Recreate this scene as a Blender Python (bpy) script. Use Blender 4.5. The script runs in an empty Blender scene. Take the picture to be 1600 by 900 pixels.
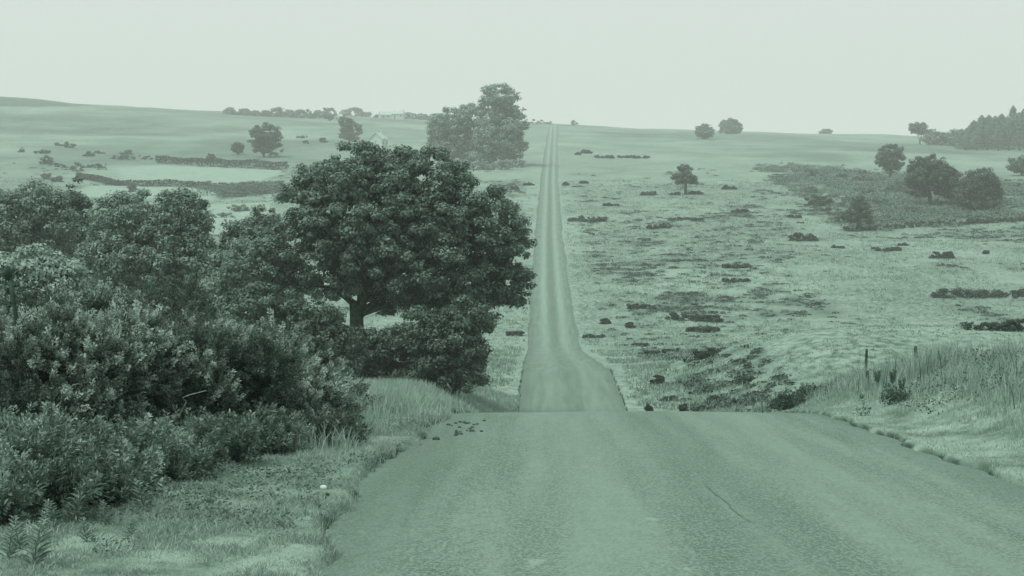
import bpy, math, random
import numpy as np
from mathutils import Vector

# ------------------------------------------------------------------ camera, sky, sun, exposure
SC = bpy.context.scene
COL = SC.collection
FPX = 3000.0                       # focal length in photograph pixels (1600 wide)
PITCH = math.atan(120.0 / FPX)
cam_d = bpy.data.cameras.new('camera')
cam = bpy.data.objects.new('camera', cam_d); COL.objects.link(cam)
cam_d.sensor_width = 36.0
cam_d.lens = 36.0 * FPX / 1600.0
cam_d.clip_start = 0.1
cam_d.clip_end = 9000.0
cam.location = (0, 0, 0)
cam.rotation_euler = (math.radians(90) - PITCH, 0, 0)
SC.camera = cam

SUN_EL, SUN_AZ = math.radians(60), math.radians(-115)   # azimuth from +Y (view direction), negative = left
world = bpy.data.worlds.new('World'); SC.world = world
world.use_nodes = True
wt = world.node_tree; wn = wt.nodes; wl = wt.links
bg = wn['Background']; bg.inputs['Strength'].default_value = 0.0945
sky = wn.new('ShaderNodeTexSky'); sky.sky_type = 'NISHITA'; sky.sun_disc = False
sky.sun_elevation = SUN_EL; sky.sun_rotation = SUN_AZ; sky.dust_density = 4.0
hsv = wn.new('ShaderNodeHueSaturation'); hsv.inputs['Saturation'].default_value = 0.1
mixs = wn.new('ShaderNodeMixRGB'); mixs.blend_type = 'MIX'
mixs.inputs['Fac'].default_value = 0.93                 # closed, even cloud cover
mixs.inputs['Color2'].default_value = (7.2, 8.0, 7.55, 1)
wl.new(sky.outputs[0], hsv.inputs['Color'])
wl.new(hsv.outputs[0], mixs.inputs['Color1'])
wl.new(mixs.outputs[0], bg.inputs['Color'])

sl = bpy.data.lights.new('sun', 'SUN'); sl.energy = 2.7; sl.angle = math.radians(22)
sl.color = (0.97, 1.0, 0.93)
sun = bpy.data.objects.new('sun', sl); COL.objects.link(sun)
sd = Vector((math.sin(SUN_AZ) * math.cos(SUN_EL), math.cos(SUN_AZ) * math.cos(SUN_EL), math.sin(SUN_EL)))
sun.rotation_euler = sd.to_track_quat('Z', 'Y').to_euler()

SC.view_settings.view_transform = 'Standard'
SC.view_settings.look = 'None'
SC.view_settings.exposure = 0.03
SC.view_settings.gamma = 1.0
SC.render.engine = 'CYCLES'
SC.cycles.use_denoising = True
SC.cycles.max_bounces = 5
SC.cycles.diffuse_bounces = 3
SC.cycles.glossy_bounces = 1
SC.cycles.transmission_bounces = 2
SC.cycles.volume_bounces = 2
SC.cycles.filter_width = 1.5

rng = np.random.default_rng(7)

# ------------------------------------------------------------------ noise and terrain
def _hash(ix, iy, seed):
    h = (ix.astype(np.int64) * 374761393 + iy.astype(np.int64) * 668265263 + seed * 974711) & 0x7fffffff
    h = ((h ^ (h >> 13)) * 1274126177) & 0x7fffffff
    return ((h ^ (h >> 16)) & 0xffff) / 65535.0

def noise(x, y, seed=0):
    x = np.asarray(x, float); y = np.asarray(y, float)
    ix = np.floor(x); iy = np.floor(y); fx = x - ix; fy = y - iy
    fx = fx * fx * (3 - 2 * fx); fy = fy * fy * (3 - 2 * fy)
    a = _hash(ix, iy, seed); b = _hash(ix + 1, iy, seed); c = _hash(ix, iy + 1, seed); d = _hash(ix + 1, iy + 1, seed)
    return (a * (1 - fx) + b * fx) * (1 - fy) + (c * (1 - fx) + d * fx) * fy

def fbm(x, y, seed=0, octv=4):
    v = 0; a = 0.5
    for k in range(octv):
        v = v + a * noise(x * 2 ** k, y * 2 ** k, seed + k * 17); a *= 0.5
    return v / (1 - 0.5 ** octv)

def sm(a, b, t):
    t = np.clip((np.asarray(t, float) - a) / (b - a), 0, 1)
    return t * t * (3 - 2 * t)

_PD = np.array([-60, 0, 12, 22, 29, 34, 40, 50, 60, 80, 95, 103, 127, 150, 180, 207, 222, 250, 295, 412, 520, 640, 900, 1200, 1500, 1650, 1800, 2200, 3200, 4200])
_PZ = np.array([.6, -1.6, -2.2, -2.7, -3.05, -3.55, -4.3, -5.75, -7.0, -9.3, -10.45, -10.78, -10.6, -11.8, -13.55, -15.05, -15.45, -14.0, -10.9, -5.2, 2.4, 11.0, 30, 49, 66, 71, 68, 50, 10, -30])
_dd = np.concatenate([np.arange(-60, 400, 0.5), np.arange(400, 4200, 5.0)])
_zz = np.interp(_dd, _PD, _PZ)
def _gs(arr, n, k):
    w = np.hanning(n + 2)[1:-1]; w /= w.sum()
    p = np.concatenate([np.full(n, arr[0]) + (arr[1] - arr[0]) * np.arange(-n, 0), arr, np.full(n, arr[-1])])
    return np.convolve(p, w, 'same')[n:-n]
_z1 = _gs(np.interp(np.arange(-60, 4200, 0.5), _PD, _PZ), 9, 0)
_z2 = _gs(np.interp(np.arange(-60, 4200, 0.5), _PD, _PZ), 61, 0)
_z3 = _gs(np.interp(np.arange(-60, 4200, 0.5), _PD, _PZ), 301, 0)
_ya = np.arange(-60, 4200, 0.5)
_w2 = sm(222, 262, _ya); _w3 = sm(330, 460, _ya)
_zt = (_z1 * (1 - _w2) + _z2 * _w2) * (1 - _w3) + _z3 * _w3
def zprof(y): return np.interp(y, _ya, _zt)

_CX = _gs(np.interp(_ya, [-60, 0, 30, 60, 100, 130, 220, 295, 412, 640, 1500, 4200], [.3, 1.47, 2.05, 2.6, 3.33, 3.75, 4.95, 5.95, 8.0, 12.6, 32.5, 90]), 61, 0)
def cx(y): return np.interp(y, _ya, _CX)

def ledge(y): return np.interp(y, [0, 11, 14, 18, 22, 27, 40], [2.7, 2.76, 2.93, 3.05, 3.12, 2.9, 3.0])
_SKX = [-400, 0, 60, 130, 250, 400, 560, 700, 860, 1000, 1150, 1400, 1500, 1600, 2000]
_SKY = [146, 151, 154, 163, 169, 177, 183, 189, 193, 201, 206, 213, 218, 222, 230]
def terrain(x, y):
    x = np.asarray(x, float); y = np.asarray(y, float)
    s = x - cx(y); a = np.abs(s)
    z = zprof(y)
    edge = np.where(s < 0, ledge(y), 2.82) + 0.16 * (noise(y * 1.3, np.sign(s) * 9.0, 3) - .5) + 0.30 * (noise(y * 0.35, np.sign(s) * 5.0, 4) - .5) * (y < 60)
    edge = edge + .45 * (noise(y * .06, np.sign(s) * 7.0, 6) - .5) * (y > 230)
    edge = edge + .07 * (noise(y * 5.5, np.sign(s) * 3.0, 5) - .5)
    z = z - 0.12 + (0.185 + .045 * sm(30, 60, y) - .03 * (s > 0)) * sm(edge - 0.06, edge + 0.10, a)
    z = z + np.interp(y, [0, 22, 32, 45, 60, 80, 95, 127, 200], [0, .0, .2, .8, 1.2, 1.7, 1.5, .4, 0]) * sm(3.2, 7.5, -s)
    z = z + np.interp(y, [0, 10, 18, 30, 42, 52, 68], [.25, .42, .55, .62, .6, .4, 0]) * (sm(3.0, 5.2, s) + 0.012 * np.clip(s - 5.8, 0, 20))
    z = z + 3.5 * np.exp(-((x - 25) / 11.0) ** 4 * 0.6 - ((y - 116) / 20.0) ** 2)
    px = 800 + FPX * x / np.maximum(y, 1)
    sk = np.interp(px, _SKX, _SKY)
    z = z + (198 - sk) / FPX * np.minimum(y, 1700) * sm(450, 1500, y)
    out = sm(3.6, 9.0, a)
    z = z + out * ((fbm(x * 1.1, y * 1.1, 11) - .5) * 0.16 * (1 - .5 * sm(60, 300, y))
                   + (fbm(x / 9.0, y / 12.0, 23) - .5) * 0.5 * sm(35, 110, y)
                   + (fbm(x / 45.0, y / 60.0, 31) - .5) * 2.6 * sm(140, 400, y) * sm(4, 40, a)
                   + (fbm(x / 160.0, y / 200.0, 37) - .5) * 3.0 * sm(500, 1200, y) * sm(4, 90, a))
    return z

cp, sp = math.cos(PITCH), math.sin(PITCH)
def ray(px, py):
    u = (px - 800) / FPX; v = (450 - py) / FPX
    d = np.array([u, cp + v * sp, -sp + v * cp])
    return d / d[1]
def project(x, y, z):
    f = y * cp - z * sp; up = y * sp + z * cp
    f = np.maximum(f, 0.1)
    return 800 + FPX * x / f, 450 - FPX * up / f
_RD = np.exp(np.linspace(math.log(7), math.log(2400), 5000))
def G(px, py, dmin=7.0):
    """Ground point seen at a pixel of the photograph, beyond dmin metres."""
    r = ray(px, py)
    h = r[2] * _RD - terrain(r[0] * _RD, _RD)
    idx = np.where((h[1:] <= 0) & (_RD[1:] >= dmin))[0]
    if len(idx) == 0:
        return at(px, 1500)
    d = _RD[idx[0] + 1]
    return np.array([r[0] * d, d, float(terrain(r[0] * d, d))])
def at(px, d):
    x = (px - 800) / FPX * d
    return np.array([x, d, float(terrain(x, d))])

# ------------------------------------------------------------------ materials
MATS = {}
def new_mat(name):
    m = bpy.data.materials.new(name); m.use_nodes = True
    nt = m.node_tree; return m, nt, nt.nodes, nt.links, nt.nodes['Principled BSDF']

def leaf_mat(name, dark, light, trans=0.25, big=0.15, rough=0.6, tip=None):
    """Leaf colour varies from leaf to leaf and from spray to spray."""
    m, nt, n, l, b = new_mat(name)
    geo = n.new('ShaderNodeNewGeometry')
    tc = n.new('ShaderNodeTexCoord')
    no = n.new('ShaderNodeTexNoise'); no.inputs['Scale'].default_value = big; no.inputs['Detail'].default_value = 3
    l.new(tc.outputs['Object'], no.inputs['Vector'])
    mr = n.new('ShaderNodeMapRange'); mr.inputs['From Min'].default_value = .3; mr.inputs['From Max'].default_value = .7
    l.new(no.outputs['Fac'], mr.inputs['Value'])
    ad = n.new('ShaderNodeMath'); ad.operation = 'MULTIPLY_ADD'; ad.inputs[1].default_value = 0.55
    ml = n.new('ShaderNodeMath'); ml.operation = 'MULTIPLY'; ml.inputs[1].default_value = 0.45
    l.new(mr.outputs[0], ml.inputs[0]); l.new(geo.outputs['Random Per Island'], ad.inputs[0]); l.new(ml.outputs[0], ad.inputs[2])
    mx = n.new('ShaderNodeMixRGB'); mx.inputs[1].default_value = (*dark, 1); mx.inputs[2].default_value = (*light, 1)
    l.new(ad.outputs[0], mx.inputs[0])
    if tip:                                             # pale shoot ends: new growth, with sunlit highlights painted in
        at_n = n.new('ShaderNodeAttribute'); at_n.attribute_name = 'tip'
        m0 = mx; mx = n.new('ShaderNodeMixRGB'); mx.inputs[2].default_value = (*tip, 1)
        l.new(at_n.outputs['Fac'], mx.inputs[0]); l.new(m0.outputs[0], mx.inputs[1])
    l.new(mx.outputs[0], b.inputs['Base Color'])
    b.inputs['Roughness'].default_value = rough
    b.inputs['Specular IOR Level'].default_value = 0.25
    if trans > 0:
        tr = n.new('ShaderNodeBsdfTranslucent'); l.new(mx.outputs[0], tr.inputs['Color'])
        ms = n.new('ShaderNodeMixShader'); ms.inputs[0].default_value = trans
        l.new(b.outputs[0], ms.inputs[1]); l.new(tr.outputs[0], ms.inputs[2])
        l.new(ms.outputs[0], n['Material Output'].inputs['Surface'])
    MATS[name] = m
    return m

def rough_mat(name, c1, c2, scale, rough=0.9, bump=0.3):
    m, nt, n, l, b = new_mat(name)
    tc = n.new('ShaderNodeTexCoord'); no = n.new('ShaderNodeTexNoise')
    no.inputs['Scale'].default_value = scale; no.inputs['Detail'].default_value = 6
    l.new(tc.outputs['Object'], no.inputs['Vector'])
    mr = n.new('ShaderNodeMapRange'); mr.inputs['From Min'].default_value = .35; mr.inputs['From Max'].default_value = .65
    l.new(no.outputs['Fac'], mr.inputs['Value'])
    mx = n.new('ShaderNodeMixRGB'); mx.inputs[1].default_value = (*c1, 1); mx.inputs[2].default_value = (*c2, 1)
    l.new(mr.outputs[0], mx.inputs[0]); l.new(mx.outputs[0], b.inputs['Base Color'])
    bp = n.new('ShaderNodeBump'); bp.inputs['Strength'].default_value = bump; bp.inputs['Distance'].default_value = .05
    l.new(no.outputs['Fac'], bp.inputs['Height']); l.new(bp.outputs[0], b.inputs['Normal'])
    b.inputs['Roughness'].default_value = rough; b.inputs['Specular IOR Level'].default_value = .15
    MATS[name] = m
    return m

def tone(g, k=None):
    """Green-toned colour of luminance g, the toning of the whole photograph."""
    r = np.interp(g, [0.0, .05, .2, .5, .8], [.43, .505, .645, .765, .86]); b = np.interp(g, [0, .05, .2, .5, .8], [.665, .71, .805, .87, .92])
    return (g * r, g, g * b)

leaf_mat('oak_leaf', tone(.055), tone(.37), .25, .9)
leaf_mat('thorn_leaf', tone(.055), tone(.24), .25, .7)
leaf_mat('skyline_leaf', tone(.13), tone(.26), .2, .1)
leaf_mat('dark_leaf', tone(.045), tone(.18), .2, .3)
leaf_mat('beech_leaf', tone(.22), tone(.42), .25, .15)
leaf_mat('ash_leaf', tone(.14), tone(.42), .25, .7)
leaf_mat('pale_leaf', tone(.32), tone(.58), .25, .5)
leaf_mat('gorse_leaf', tone(.03), tone(.20), .18, 1.6, tip=tone(.58))
leaf_mat('bramble_leaf', tone(.05), tone(.24), .2, 1.6, tip=tone(.42))
leaf_mat('far_leaf', tone(.08), tone(.19), .2, .12)
leaf_mat('conifer_leaf', tone(.12), tone(.24), .15, .12)
leaf_mat('heather_leaf', tone(.03), tone(.09), .1, .3)
leaf_mat('bracken_leaf', tone(.12), tone(.26), .2, .1)
leaf_mat('weed_leaf', tone(.22), tone(.42), .2, 2)
leaf_mat('dry_grass', tone(.28), tone(.50), .25, .7)
leaf_mat('verge_grass', tone(.22), tone(.54), .25, .9)
leaf_mat('tall_grass', tone(.27), tone(.54), .25, .45)
leaf_mat('moor_grass', tone(.15), tone(.45), .2, .08)
leaf_mat('bank_leaf', tone(.08), tone(.24), .2, 2)
rough_mat('bark', tone(.035), tone(.09), 6)
rough_mat('post_wood', tone(.04), tone(.10), 12)
rough_mat('white_wall', tone(.50), tone(.60), 1.5, .8, .05)
rough_mat('slate', tone(.42), tone(.55), 3, .7, .1)
rough_mat('dark_glass', tone(.05), tone(.08), 1, .3, 0)
rough_mat('dark_stone', tone(.05), tone(.12), 20)
rough_mat('pale_stone', tone(.55), tone(.72), 20)
rough_mat('seed_head', tone(.13), tone(.24), 15)
rough_mat('pale_stem', tone(.22), tone(.40), 20)
rough_mat('stalk', tone(.14), tone(.22), 15)

# ------------------------------------------------------------------ object helpers
def tag(o, label, cat, group=None, kind=None):
    o['label'] = label
    if cat: o['category'] = cat
    if group: o['group'] = group
    if kind: o['kind'] = kind
    return o
def link(name, me, parent=None, loc=None, mat=None):
    if mat: me.materials.append(MATS[mat] if isinstance(mat, str) else mat)
    o = bpy.data.objects.new(name, me); COL.objects.link(o)
    if parent is not None: o.parent = parent
    if loc is not None: o.location = [float(v) for v in loc]
    return o
def thing(name, label, cat, loc, group=None, rz=0):
    o = bpy.data.objects.new(name, None); COL.objects.link(o)
    o.location = [float(v) for v in loc]; o.rotation_euler = (0, 0, rz); o.empty_display_size = .3
    return tag(o, label, cat, group)
def copy_thing(src, loc, rz, sc, label, group):
    c = src.copy(); COL.objects.link(c)
    c.location = [float(v) for v in loc]; c.rotation_euler = (0, 0, rz); c.scale = sc if hasattr(sc, '__len__') else (sc, sc, sc)
    c['label'] = label
    if group: c['group'] = group
    for ch in [o for o in COL.objects if o.parent == src]:
        k = ch.copy(); COL.objects.link(k); k.parent = c
    return c

def poly_mesh(name, V, nper, smooth=False):
    """V: (n_faces*nper, 3) unshared vertices, faces of nper corners each."""
    V = np.ascontiguousarray(V, dtype=np.float32).reshape(-1, 3)
    nv = len(V); nf = nv // nper
    me = bpy.data.meshes.new(name)
    me.vertices.add(nv); me.vertices.foreach_set('co', V.ravel())
    me.loops.add(nv); me.loops.foreach_set('vertex_index', np.arange(nv, dtype=np.int32))
    me.polygons.add(nf)
    me.polygons.foreach_set('loop_start', np.arange(0, nv, nper, dtype=np.int32))
    me.update(calc_edges=True)
    return me
def grid_mesh(name, X, Y, Z):
    ny, nx = X.shape
    me = bpy.data.meshes.new(name)
    V = np.stack([X, Y, Z], -1).reshape(-1, 3).astype(np.float32)
    i = np.arange(ny - 1)[:, None] * nx + np.arange(nx - 1)[None, :]
    F = np.stack([i, i + 1, i + nx + 1, i + nx], -1).reshape(-1).astype(np.int32)
    me.vertices.add(len(V)); me.vertices.foreach_set('co', V.ravel())
    me.loops.add(len(F)); me.loops.foreach_set('vertex_index', F)
    me.polygons.add(len(F) // 4); me.polygons.foreach_set('loop_start', np.arange(0, len(F), 4, dtype=np.int32))
    me.update(calc_edges=True)
    me.polygons.foreach_set('use_smooth', np.ones(len(F) // 4, dtype=bool))
    return me
def mesh_vf(name, V, F, smooth=True):
    me = bpy.data.meshes.new(name); me.from_pydata([tuple(map(float, v)) for v in V], [], F); me.update()
    if smooth: me.polygons.foreach_set('use_smooth', np.ones(len(F), dtype=bool))
    return me
def unit(a): return a / np.maximum(np.linalg.norm(a, axis=-1, keepdims=True), 1e-9)
def rdir(n): return unit(rng.normal(size=(n, 3)))

def leaves(C, N, ln, wd, T=None):
    """Diamond leaf faces at centres C with normals N (both n x 3)."""
    n = len(C); N = unit(N)
    if T is None: T = rdir(n)
    T = unit(T - N * np.sum(T * N, 1, keepdims=True)); B = np.cross(N, T)
    ln = np.broadcast_to(np.asarray(ln, float), (n,))[:, None]; wd = np.broadcast_to(np.asarray(wd, float), (n,))[:, None]
    sag = N * ln * -0.12
    return np.stack([C - T * ln / 2 + sag, C + B * wd / 2 + T * ln * .08, C + T * ln / 2 + sag, C - B * wd / 2 + T * ln * .08], 1).reshape(-1, 3)

def tube(paths, sides=6):
    """paths: list of (points, radii) -> one vertex/face list of tapered limbs."""
    V, F = [], []
    for P, R in paths:
        P = np.asarray(P, float); base = len(V)
        for k in range(len(P)):
            t = P[min(k + 1, len(P) - 1)] - P[max(k - 1, 0)]; t = t / (np.linalg.norm(t) + 1e-9)
            a = np.cross(t, [0.3, 1, .1]); a /= np.linalg.norm(a) + 1e-9; b = np.cross(t, a)
            for j in range(sides):
                w = 2 * math.pi * j / sides
                V.append(P[k] + R[k] * (math.cos(w) * a + math.sin(w) * b))
        for k in range(len(P) - 1):
            for j in range(sides):
                p = base + k * sides + j; q = base + k * sides + (j + 1) % sides
                F.append((p, q, q + sides, p + sides))
        F.append(tuple(base + (len(P) - 1) * sides + j for j in range(sides)))
        F.append(tuple(base + j for j in reversed(range(sides))))
    return V, F
def limb(p0, p1, r0, r1, n=6, wig=.12, sag=0.0):
    p0 = np.asarray(p0, float); p1 = np.asarray(p1, float); L = np.linalg.norm(p1 - p0)
    t = np.linspace(0, 1, n)[:, None]
    P = p0 + (p1 - p0) * t
    P[1:-1] += rng.normal(size=(n - 2, 3)) * wig * L / n
    P[:, 2] += (np.sin(t[:, 0] * math.pi)) * sag * L
    return P, np.linspace(r0, r1, n)

def crown(lobes, n_clump, r_clump, per, leaf, flat=.62, low=None, inner=.45, up=.55):
    """Leaf faces in uneven sprays spread through the lobes (cx,cy,cz,rx,ry,rz)."""
    L = np.asarray(lobes, float)
    w = (L[:, 3] * L[:, 5]) ** 1.0; w /= w.sum()
    k = rng.choice(len(L), n_clump, p=w)
    d = rdir(n_clump)
    r = np.where(rng.random(n_clump) < .68, rng.uniform(.78, 1.0, n_clump), rng.uniform(inner, .8, n_clump))[:, None]
    C = L[k, :3] + d * L[k, 3:6] * r
    rc = r_clump * rng.uniform(.55, 1.35, n_clump)
    cnt = np.maximum(6, (per * (rc / r_clump) ** 2)).astype(int)
    idx = np.repeat(np.arange(n_clump), cnt)
    v = rdir(len(idx))
    rad = rc[idx][:, None] * rng.uniform(.45, 1.05, (len(idx), 1))
    # sprays are stretched in a direction of their own
    st = rdir(n_clump); st[:, 2] *= .4
    P = C[idx] + v * rad * np.array([1, 1, flat]) + st[idx] * (rng.uniform(-1, 1, (len(idx), 1)) * rc[idx][:, None] * .5)
    N = v + np.array([0, 0, up]) + rng.normal(size=v.shape) * .35
    if low is not None:
        m = P[:, 2] > low; P, N = P[m], N[m]
    sz = leaf * rng.uniform(.6, 1.35, len(P))
    return leaves(P, N, sz, sz * .62), C

def px_tree(name, label, cat, px, base, lobes, d=None, clumps=60, per=60, leaf_px=3.0, mat='far_leaf', trunk=None,
            clump_px=None, group=None, low=True, depth=.9, dy=0, dmin=7, limbs=7, flat=.62):
    """Tree whose outline is given as lobes (px, py, rx, ry); it stands where its base meets the ground, at real size."""
    P = G(px, base, dmin) if d is None else at(px, d)
    D = P[1]; s = D / FPX
    bz = (450 - (project(P[0], P[1], P[2])[1]))
    pyb = 450 - bz
    LL = []
    for (a, b, rx, ry) in lobes:
        LL.append(((a - px) * s, rng.uniform(-.3, .3) * rx * s + dy, (pyb - b) * s, rx * s, rx * s * depth, ry * s))
    cpx = clump_px or max(3.0, 0.22 * np.mean([q[3] for q in lobes]))
    LV, C = crown(LL, int(clumps * 1.5), cpx * s, per, leaf_px * s * 1.1, low=(.1 if low else None), flat=flat)
    if trunk is None:
        o = link(name, poly_mesh(name, LV, 4), None, P, mat)
        return tag(o, label, cat, group)
    t = thing(name, label, cat, P, group)
    link('crown', poly_mesh('crown', LV, 4), t, None, mat)
    tr, th = trunk                      # trunk radius (m), fork height (m)
    paths = [limb((0, 0, -.4), (rng.normal() * .1, 0, th), tr * 1.25, tr * .8, 6, .08)]
    order = np.argsort(-np.abs(C[:, 0]))
    pick = C[rng.choice(len(C), min(limbs, len(C)), replace=False)]
    for q in pick:
        q = q.copy(); q[:2] *= .85
        if q[2] > th * 1.02 and q[2] - th > .35 * math.hypot(q[0], q[1]):
            paths.append(limb((0, 0, th * rng.uniform(.8, 1.0)), q, tr * .34, tr * .05, 7, .25))
    V, F = tube(paths, 7)
    link('trunk', mesh_vf('trunk', V, F), t, None, 'bark')
    return t

def px_bush(name, label, px, base, w, h, cat='bush', mat='heather_leaf', group=None, d=None, n=26, per=60, leaf_px=2.4, dmin=7, dy=0):
    """Low rounded bush, w x h pixels in the photograph."""
    P = G(px, base, dmin) if d is None else at(px, d)
    s = P[1] / FPX; W = w * s; H = h * s
    k = max(1, int(round(w / max(h, 1) * .8)))
    LL = []
    for j in range(k):
        f = (j + .5) / k - .5
        rx = W / (k + 1) * rng.uniform(.8, 1.15) * (1.0 if k > 1 else 1.0)
        LL.append((f * W * .85, rng.uniform(-.2, .2) * W, 0.05 * H, rx, max(rx, .25 * W), H * rng.uniform(.65, .9)))
    LV, C = crown(LL, n, max(.16 * W / k ** .5, .22 * H), per, leaf_px * s, low=-.05, flat=.6, inner=.2)
    o = link(name, poly_mesh(name, LV, 4), None, P, mat)
    return tag(o, label, cat, group)

# ------------------------------------------------------------------ ground
def inpoly(px, py, poly):
    inside = np.zeros(px.shape, bool); n = len(poly); j = n - 1
    for i in range(n):
        xi, yi = poly[i]; xj, yj = poly[j]
        c = ((yi > py) != (yj > py)) & (px < (xj - xi) * (py - yi) / (yj - yi + 1e-9) + xi)
        inside ^= c; j = i
    return inside
SCRUB = [(1190, 258), (1290, 262), (1380, 268), (1470, 280), (1600, 286), (1700, 290), (1700, 342), (1600, 346), (1480, 352), (1400, 357), (1320, 362), (1298, 340), (1296, 322), (1262, 312), (1240, 298), (1216, 286), (1200, 272)]
RIDGE = [(-400, 120), (0, 130), (60, 140), (115, 150), (150, 165), (110, 167), (40, 166), (-400, 168)]
FIELD1 = [(180, 262), (240, 258), (440, 266), (440, 272), (400, 284), (300, 289), (200, 286)]
FIELD2 = [(130, 290), (300, 293), (340, 300), (340, 312), (130, 308)]
FIELD3 = [(325, 320), (420, 316), (430, 350), (325, 368)]
HEATH = [(290, 287), (440, 283), (450, 300), (330, 313)]
LANE = [(0, 233), (60, 236), (400, 262), (400, 256), (60, 230)]
def cover(x, y, z):
    """Land cover: 0 pale grass .. 1 dark heath; and a second value, 1 = mown or bleached grass."""
    px, py = project(x, y, z)
    s = x - cx(y); a = np.abs(s)
    # plants grow in bands along the contour, so patches are wider than deep
    n1 = fbm(x / 7.0, y / 13.0, 51, 5); n2 = fbm(x / 26.0, y / 60.0, 61, 4); n3 = fbm(x / 90.0, y / 160.0, 71, 4)
    h = sm(.50, .72, .55 * n1 + .25 * n2 + .25 * n3) * sm(4, 10, a) * sm(60, 110, y) * (1 - .5 * sm(450, 900, y))
    tr = sm(870, 900, px) * (1 - sm(1180, 1330, px)) * sm(320, 350, py)
    h = h * (.45 + .25 * tr) + (.20 + .28 * tr) * sm(.45, .64, fbm(x / 3.0, y / 2.2, 57)) * sm(4, 8, a) * sm(50, 90, y)
    h = np.where((x > 15) & (y > 95) & (y < 135), h * .15, h)
    j1 = (n1 - .5) * 26; j2 = (fbm(x / 3.0, y / 5.0, 81) - .5) * 10
    sc = inpoly(px + j1, py + j2, SCRUB); h = np.where(sc, .1 + .9 * sm(.35, .62, n1), h)
    rd = inpoly(px, py + j2 * .2, RIDGE) & (y > 900); h = np.where(rd, .9, h)
    he = inpoly(px, py + j2 * .3, HEATH) & (y > 300); h = np.where(he, .75, h)
    p = np.zeros_like(h)
    for f in (FIELD1, FIELD2, FIELD3):
        m = inpoly(px, py, f) & (y > 250); p = np.where(m, 1.0, p); h = np.where(m, h * .1, h)
    p = np.where(f is FIELD1, p, p)
    # left hillside, long smooth slopes in two tones
    wf = sm(600, 820, y) * (~sc) * (~rd)
    hf = .06 + .44 * sm(.40, .60, fbm(x / 120.0, y / 200.0, 91)) + .5 * (n2 - .5) + .4 * (n1 - .5)
    h = h * (1 - wf) + hf * wf
    m = (a > 2.7) & (a < 3.7) & (y > 60); p = np.where(m, np.maximum(p, .12), p)
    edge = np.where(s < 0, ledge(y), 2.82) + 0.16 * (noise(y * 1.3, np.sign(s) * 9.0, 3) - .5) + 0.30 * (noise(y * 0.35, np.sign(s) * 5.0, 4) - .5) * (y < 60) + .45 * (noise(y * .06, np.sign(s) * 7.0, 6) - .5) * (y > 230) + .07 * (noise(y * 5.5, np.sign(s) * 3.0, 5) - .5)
    soil_shade = (1 - sm(edge + .045, edge + .10, a)) * (y < 130) * sm(.38, .56, noise(y * 1.9, np.sign(s) * 4, 8) + .2 * (s > 0))  # bare earth at the road lip, with the lip's shadow painted in
    return np.clip(h, 0, 1), np.clip(p, 0, 1), soil_shade

ys = [-20.0]
while ys[-1] < 2250:
    y_ = ys[-1]; ys.append(y_ + max(.16 if y_ > 5 else 1.0, min(y_ * .009, 14.0) if y_ > 18 else .16))
ys = np.array(ys)
inn = np.concatenate([np.arange(0, 2.5, .5), np.arange(2.5, 3.4, .06), np.arange(3.4, 6, .13)])
t_ = [6.0]
while t_[-1] < 1500: t_.append(t_[-1] + max(.2, t_[-1] * .022))
inn = np.concatenate([inn, t_])
ss = np.concatenate([-inn[::-1][:-1], inn])
S_, Y_ = np.meshgrid(ss, ys)
X_ = S_ + cx(Y_)
Z_ = terrain(X_, Y_)
me = grid_mesh('ground', X_, Y_, Z_)
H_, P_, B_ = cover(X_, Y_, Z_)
for nm, arr in (('heath', H_), ('mown', P_), ('soil_shade', B_)):
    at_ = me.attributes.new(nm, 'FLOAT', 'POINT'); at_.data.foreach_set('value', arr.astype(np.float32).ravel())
m, nt, n, l, b = new_mat('ground_cover')
tc = n.new('ShaderNodeTexCoord')
def N_(scale, det=5, sx=1, sy=1, rough=.6):
    mp = n.new('ShaderNodeMapping'); mp.inputs['Scale'].default_value = (sx, sy, 1)
    q = n.new('ShaderNodeTexNoise'); q.inputs['Scale'].default_value = scale; q.inputs['Detail'].default_value = det; q.inputs['Roughness'].default_value = rough
    l.new(tc.outputs['Object'], mp.inputs[0]); l.new(mp.outputs[0], q.inputs['Vector']); return q
def MR(src, a, bb, c=0, d=1):
    q = n.new('ShaderNodeMapRange'); q.inputs['From Min'].default_value = a; q.inputs['From Max'].default_value = bb
    q.inputs['To Min'].default_value = c; q.inputs['To Max'].default_value = d
    l.new(src, q.inputs['Value']); return q.outputs[0]
def MX(fac, c1, c2):
    q = n.new('ShaderNodeMixRGB'); l.new(fac, q.inputs[0])
    for i_, c_ in ((1, c1), (2, c2)):
        if isinstance(c_, tuple): q.inputs[i_].default_value = (*c_, 1)
        else: l.new(c_, q.inputs[i_])
    return q.outputs[0]
fine = N_(2.2, 8, .8, .5); mid = N_(.35, 6, 1, .6); wide = N_(.03, 5, 1, .6)
grass = MX(MR(fine.outputs['Fac'], .38, .62), tone(0.110), tone(0.407))
grass = MX(MR(mid.outputs['Fac'], .38, .66, 0, .6), grass, tone(0.194))
grass = MX(MR(wide.outputs['Fac'], .4, .62, 0, .45), grass, tone(0.407))
ah = n.new('ShaderNodeAttribute'); ah.attribute_name = 'heath'; am = n.new('ShaderNodeAttribute'); am.attribute_name = 'mown'
heath = MX(MR(mid.outputs['Fac'], .35, .65), tone(0.070), tone(0.184))
hm = n.new('ShaderNodeMath'); hm.operation = 'MULTIPLY_ADD'; hm.inputs[1].default_value = .5; hm.use_clamp = True
l.new(MR(fine.outputs['Fac'], .35, .65, -.45, .45), hm.inputs[0]); l.new(ah.outputs['Fac'], hm.inputs[2])
c_ = MX(MR(hm.outputs[0], .08, .85), grass, heath)
c_ = MX(am.outputs['Fac'], c_, MX(MR(mid.outputs['Fac'], .3, .7), tone(0.297), tone(0.374)))
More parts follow.
